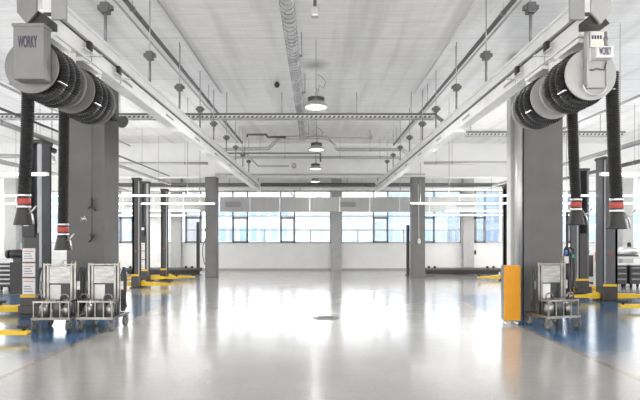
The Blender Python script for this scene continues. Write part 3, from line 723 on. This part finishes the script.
# downpipes on the right pillar's inner side
tag(MB().tube([(3.503, 8.74, 0), (3.503, 8.74, CEIL)], .07, 18).build('downpipe', 'pipe_grey'), 'grey vertical downpipe on the inner side of the right pillar', 'pipe')
tag(MB().box(3.51, 3.5755, 9.12, 9.3, 0, CEIL, .006).build('cable_duct', 'pipe_white'), 'white flat vertical trunking beside the downpipe on the right pillar', 'trunking')
# horn speaker on the left pillar
t = thing('horn_speaker', 'black horn speaker on the inner side of the left pillar', 'speaker', (-3.70, 8.95, wz(119, 8.95)))
MB().box(0, .07, -.03, .03, -.03, .03).tube([(.06, 0, 0), (.12, 0, .02)], .016, 8).build('wall_mount', 'black', t)
MB().lathe([(.055, 0), (.06, .07), (.04, .1), (.045, .13), (.10, .24), (.108, .245), (.09, .23)], 'x', (0, 0, 0), 24).xf(Matrix.Translation((.09, -.05, .02)) @ Matrix.Rotation(.55, 4, 'Y') @ Matrix.Rotation(-.5, 4, 'Z')).build('horn', 'pipe_dark', t)
# air line on left pillar
d = 8.6
t = thing('hanging_air_line', 'thin black air line with two couplings on the left pillar front', 'air line', (wx(92, d), d, wz(150, d)))
zz = wz(150, d)
MB().tube([(0, 0, 1.6), (0, 0, wz(240, d) - zz)], .005, 6).build('line', 'black', t)
z = wz(203, d) - zz
MB().lathe([(.008, z - .1), (.02, z - .08), (.022, z + .03), (.03, z + .05), (.012, z + .1)], 'z', n=12).tube([(-.07, 0, z - .1), (-.03, 0, z - .06), (0, 0, z - .02), (.04, 0, z - .1), (.06, 0, z - .13)], .012, 8).build('coupling', 'black', t)
z = wz(236, d) - zz
MB().lathe([(.01, z - .04), (.03, z - .02), (.03, z + .03), (.012, z + .05)], 'z', n=12).tube([(.0, 0, z), (-.01, 0, z - .06), (-.05, 0, z - .1)], .014, 8).build('air_gun', 'black', t)
t = thing('hanging_hook', 'small pale hook on the left pillar front beside the air line', 'hook', (wx(84, 8.67), 8.66, wz(219, 8.67)))
MB().tube([(-.05, 0, -.04), (-.03, -.02, .04), (-.01, -.02, -.03), (.02, -.02, .05), (.05, 0, -.03)], .008, 6).build('wire', 'pipe_white', t)
MB().box(-.02, .02, -.004, .012, -.01, .02).build('plate', 'alu', t)
# pull switch on right column
t = thing('pull_switch', 'white pull switch on a cable down the slim right column', 'switch', (wx(419, 17.2), 17.2, wz(241, 17.2)))
MB().lathe([(.03, -.1), (.06, -.06), (.065, 0), (.04, .08), (.015, .1)], 'z', n=16).build('handle', 'paper', t)
MB().tube([(0, 0, .1), (-.02, .02, 1.95)], .012, 6).build('cable', 'pipe_white', t)
t = thing('socket_strip', 'black sockets with a cable on the left side of the slim left column', 'socket', (-3.9, 17.4, wz(230, 17.4)))
MB().box(-.05, 0, -.05, .05, -.05, .06, .01).build('upper_socket', 'black', t)
MB().box(-.05, 0, -.05, .05, -.42, -.31, .01).build('lower_socket', 'black', t)
MB().tube([(-.05, -.04, -.4), (-.1, -.04, -.6), (-.11, -.04, -.85), (-.04, -.04, -1.2)], .012, 6).build('cable', 'black', t)
tag(MB().box(6.46, 6.56, 20.72, 20.8, .66, .84, .015).build('wall_socket', 'black'), 'black socket on the grey pilaster right of the slim right column', 'socket')
# floor drain
dd_ = F * CH / (318 - VY)
t = thing('floor_drain', 'round metal drain cover in the floor middle', 'drain', (wx(326, dd_), dd_, 0))
MB().lathe([(.235, 0), (.235, .004), (.21, .006)], 'z', n=36).build('rim', 'pipe_dark', t)
q = MB().lathe([(.19, .004), (.19, .008)], 'z', n=36)
q.build('cover', 'rod', t)
q = MB()
for k in range(5): q.box(-.14, .14, -.10 + k * .045, -.085 + k * .045, .008, .0095)
q.build('slots', 'rubber', t)

# ------------------------------------------------------------------ side lanes: benches, cabinets, machines
def tool_cabinet(label, x, d, w, dep, h, nd, handle='drawer'):
    t = thing('tool_cabinet', label, 'tool cabinet', (x, d, 0), 0, 'black tool cabinets')
    MB().box(-w / 2, w / 2, 0, dep, .1, h, .006).build('body', 'cabinet', t)
    MB().box(-w / 2 - .01, w / 2 + .01, -.02, dep, h, h + .035, .006).build('worktop', 'pipe_white', t)
    for k in range(nd):
        z0 = .13 + k * (h - .15) / nd; z1 = z0 + (h - .15) / nd - .02
        o = MB().box(-w / 2 + .03, w / 2 - .03, -.015, .0, z0, z1, .003).build('drawer', 'cabinet', t)
        MB().box(-w / 2 + .04, w / 2 - .04, -.03, -.015, z1 - .05, z1 - .01).build('handle', handle, o)
    for sx_ in (-1, 1):
        for y in (.08, dep - .08):
            MB().lathe([(.03, -.015), (.05, -.012), (.05, .012), (.03, .015)], 'x', (sx_ * (w / 2 - .08), y, .05), 16).box(sx_ * (w / 2 - .08) - .02, sx_ * (w / 2 - .08) + .02, y - .02, y + .02, .05, .1).build('caster', 'rubber', t)
    return t
tool_cabinet('black tool cabinet with pale drawer handles at the left edge, before the bench', wx(6, 13.1), 13.1, .5, .5, .72, 5)
def bench(label, x0, x1, d, h, dep=.7):
    t = thing('workbench', label, 'workbench', (x0, d, 0)); W = x1 - x0
    MB().box(0, W, 0, dep, h - .05, h, .006).build('worktop', 'pipe_white', t)
    for x in (.05, W - .05):
        for y in (.06, dep - .06): MB().box(x - .03, x + .03, y - .03, y + .03, 0, h - .05).build('leg', 'pipe_grey', t)
    MB().box(.08, W - .08, .1, dep - .1, .25, .29).build('shelf', 'pipe_grey', t)
    MB().box(0, W, dep - .03, dep, h, h + .22).build('splashback', 'pipe_white', t)
    return t
bench('long pale workbench with splashback along the left, behind the tool cabinet', -12.0, wx(63, 15.5), 15.5, wz(260, 15.5))
bench('pale workbench at the right edge behind the lift posts', wx(614, 14.5), 12, 14.5, wz(257, 14.5))
# bench items right
d = 14.7
t = thing('engine_block', 'grey engine part lying on the right workbench', 'engine part', (wx(630, d), d, wz(257, 14.5)))
MB().lathe([(.1, -.3), (.14, -.25), (.14, .1), (.1, .12), (.1, .3), (.06, .34)], 'x', (0, .2, .16), 20).build('housing', 'galv', t)
MB().box(-.3, .3, .08, .32, .002, .05).build('cradle', 'lift_dark', t)
MB().lathe([(.05, 0), (.05, .12), (.03, .14)], 'z', (.1, .2, .28), 14).build('cap', 'black', t)
for k, (px, lab) in enumerate(((621, 'black tool cabinet under the left end of the right workbench'), (636, 'black tool cabinet at the right edge under the workbench'))):
    o = tool_cabinet(lab, wx(px, 13.9), 13.9, .34, .45, .62, 3, 'rod')
t = thing('bench_grinder', 'dark bench motor on a black stand, left of the nearest lift post', 'grinder', (wx(19, 12.6), 12.6, 0))
MB().box(-.16, .16, -.12, .12, 0, .78, .01).build('stand', 'cabinet', t)
MB().lathe([(.08, -.2), (.12, -.16), (.12, .16), (.08, .2)], 'x', (0, 0, .98), 20).build('motor', 'black', t)
MB().box(-.1, .1, -.08, .08, .78, .92).build('foot', 'lift_dark', t)
MB().lathe([(.11, -.29), (.11, -.22)], 'x', (0, 0, .98), 20).build('guard', 'lift_dark', t)
MB().lathe([(.11, .22), (.11, .27)], 'x', (0, 0, .98), 20).build('guard', 'lift_dark', t)
t = thing('vent_cabinet', 'white cabinet with dark grille and blue top box behind the right lift posts', 'cabinet', (wx(589, 15.2), 15.2, 0))
MB().box(-.17, .17, 0, .4, .03, .92, .008).build('body', 'pipe_white', t)
MB().box(-.125, .125, -.008, 0, .2, .85).build('grille', 'lift_dark', t)
MB().box(-.13, .05, .05, .25, .92, .99, .01).build('blue_box', 'blue', t)
for x in (-.13, .13): MB().box(x - .02, x + .02, .03, .37, 0, .03).build('foot', 'rubber', t)
t = thing('hose_stand', 'dark stand hung with hoses and blue fittings just right of the right pillar', 'stand', (wx(567, 10.6), 10.6, 0))
MB().box(-.2, .2, -.15, .15, 0, .04, .01).build('base', 'lift_dark', t)
MB().tube([(0, 0, .04), (0, 0, 1.95)], .025, 10).build('pole', 'lift_dark', t)
for k, (x, m) in enumerate(((-.09, 'rubber'), (.0, 'lift_dark'), (.09, 'rubber'))):
    MB().tube([(x * .4, -.03, 1.2), (x, -.08, 1.15), (x * 1.2, -.08, .6), (x * .8, -.08, .25), (x * .2, -.08, .5), (x * .3, -.06, 1.1)], .022, 8).build('hose', m, t)
MB().box(-.1, -.04, -.12, -.06, 1.05, 1.15, .01).build('blue_fitting', 'blue', t)
MB().box(.04, .1, -.12, -.06, .98, 1.06, .01).build('green_fitting', 'green', t)
MB().box(-.12, -.02, -.13, -.06, .86, 1.02, .01).build('gauge_block', 'steel_plate', t)
t = thing('marker_post', 'slim white post with red tag between the two right lift posts', 'post', (wx(596, 14.2), 14.2, 0))
MB().tube([(0, 0, .02), (0, 0, 1.6)], .03, 10).build('post', 'pipe_white', t)
MB().box(-.12, .12, -.12, .12, 0, .03, .006).build('base', 'yellow', t)
MB().box(-.05, .07, -.045, -.03, .72, .98).build('tag', 'red_print', t)
# small black wall spots: lift control heads
for px, py, d, lab in ((57, 151, 11.5, 'black camera under the pipe between the two left hoses'),):
    t = thing('camera', lab, 'camera', (wx(52, d), d, wz(150, d)))
    MB().lathe([(.05, -.1), (.06, -.08), (.06, .08), (.04, .1)], 'x', n=16).xf(Matrix.Rotation(.4, 4, 'Y')).build('housing', 'black', t)
    MB().tube([(0, 0, .05), (0, 0, CEIL - wz(150, d))], .01, 6).build('hanger_stem', 'rod', t)

# ------------------------------------------------------------------ outside the windows
def building(label, x0, x1, y, h, m, fl, nw):
    t = thing('building', label, 'building', ((x0 + x1) / 2, y, -.1)); w = (x1 - x0) / 2
    MB().box(-w, w, 0, 10, 0, h).build('block', m, t)
    for f in range(fl):
        q = MB(); z = .9 + f * (h - .8) / fl
        for k in range(nw):
            x = -w + (k + .5) * 2 * w / nw
            q.box(x - w / nw * .62, x + w / nw * .62, -.06, 0, z, z + (h - .8) / fl * .55)
        q.build('window_row', 'facade_glass', t)
    MB().box(-w - .2, w + .2, -.2, 10.2, h, h + .3).build('roof_edge', 'facade_pale', t)
building('pale blue building outside the windows left of the middle pilaster', -12.5, -3.5, 62, 7.0, 'facade_pale', 2, 7)
building('blue office block outside the window right of the middle pilaster', 8.2, 15.5, 60, 7.5, 'facade_blue', 3, 8)
building('blue glass building outside the window beyond the slim right column', 15.9, 24, 66, 10, 'facade_blue', 4, 8)
building('blue building outside the far right windows', 25, 40, 58, 9, 'facade_blue', 4, 12)
building('pale building outside the far left windows', -36, -17, 64, 7.5, 'facade_pale', 3, 10)
def hill(label, x, y, rx, h):
    t = MB(); n = 40
    pts = [(-rx, 0)] + [(-rx + 2 * rx * k / n, h * (math.sin(PI * k / n) ** .6) * (.86 + .14 * math.sin(k * 1.7) + .06 * math.sin(k * 4.1))) for k in range(1, n)] + [(rx, 0)]
    t.prism(pts, -6, 6)
    tag(t.build('wooded_hill', 'foliage', None, (x, y, -.15)), label, 'hill')
hill('pale wooded hill seen through the windows around the middle pilaster', 1.0, 92, 20, 8.5)

# ------------------------------------------------------------------ light and camera
w = bpy.data.worlds.new('World'); S.world = w; w.use_nodes = True
nt = w.node_tree; bg = nt.nodes['Background']
bg.inputs['Color'].default_value = (1, .99, .975, 1); bg.inputs['Strength'].default_value = 2.2
for (px, dd), en in zip(lamp_pos, (90, 8, 2, 2)):
    l = bpy.data.lights.new('bay_light', 'AREA'); l.shape = 'DISK'; l.size = .34; l.energy = en; l.color = (1, .985, .96)
    o = bpy.data.objects.new('bay_light', l); COL.objects.link(o); o.location = (wx(px, dd), dd, 3.6 - .09)
cam = bpy.data.cameras.new('Camera'); cam.sensor_width = 36; cam.lens = F / 640 * 36
cam.shift_x = (320 - VX) / 640; cam.shift_y = (VY - 200) / 640
cam.clip_end = 300
co = bpy.data.objects.new('Camera', cam); COL.objects.link(co); co.location = (0, 0, CH); co.rotation_euler = (PI / 2, 0, 0)
S.camera = co
S.view_settings.view_transform = 'Standard'; S.view_settings.look = 'None'
S.view_settings.gamma = 1; S.view_settings.use_curve_mapping = False
S.view_settings.exposure = 1.06
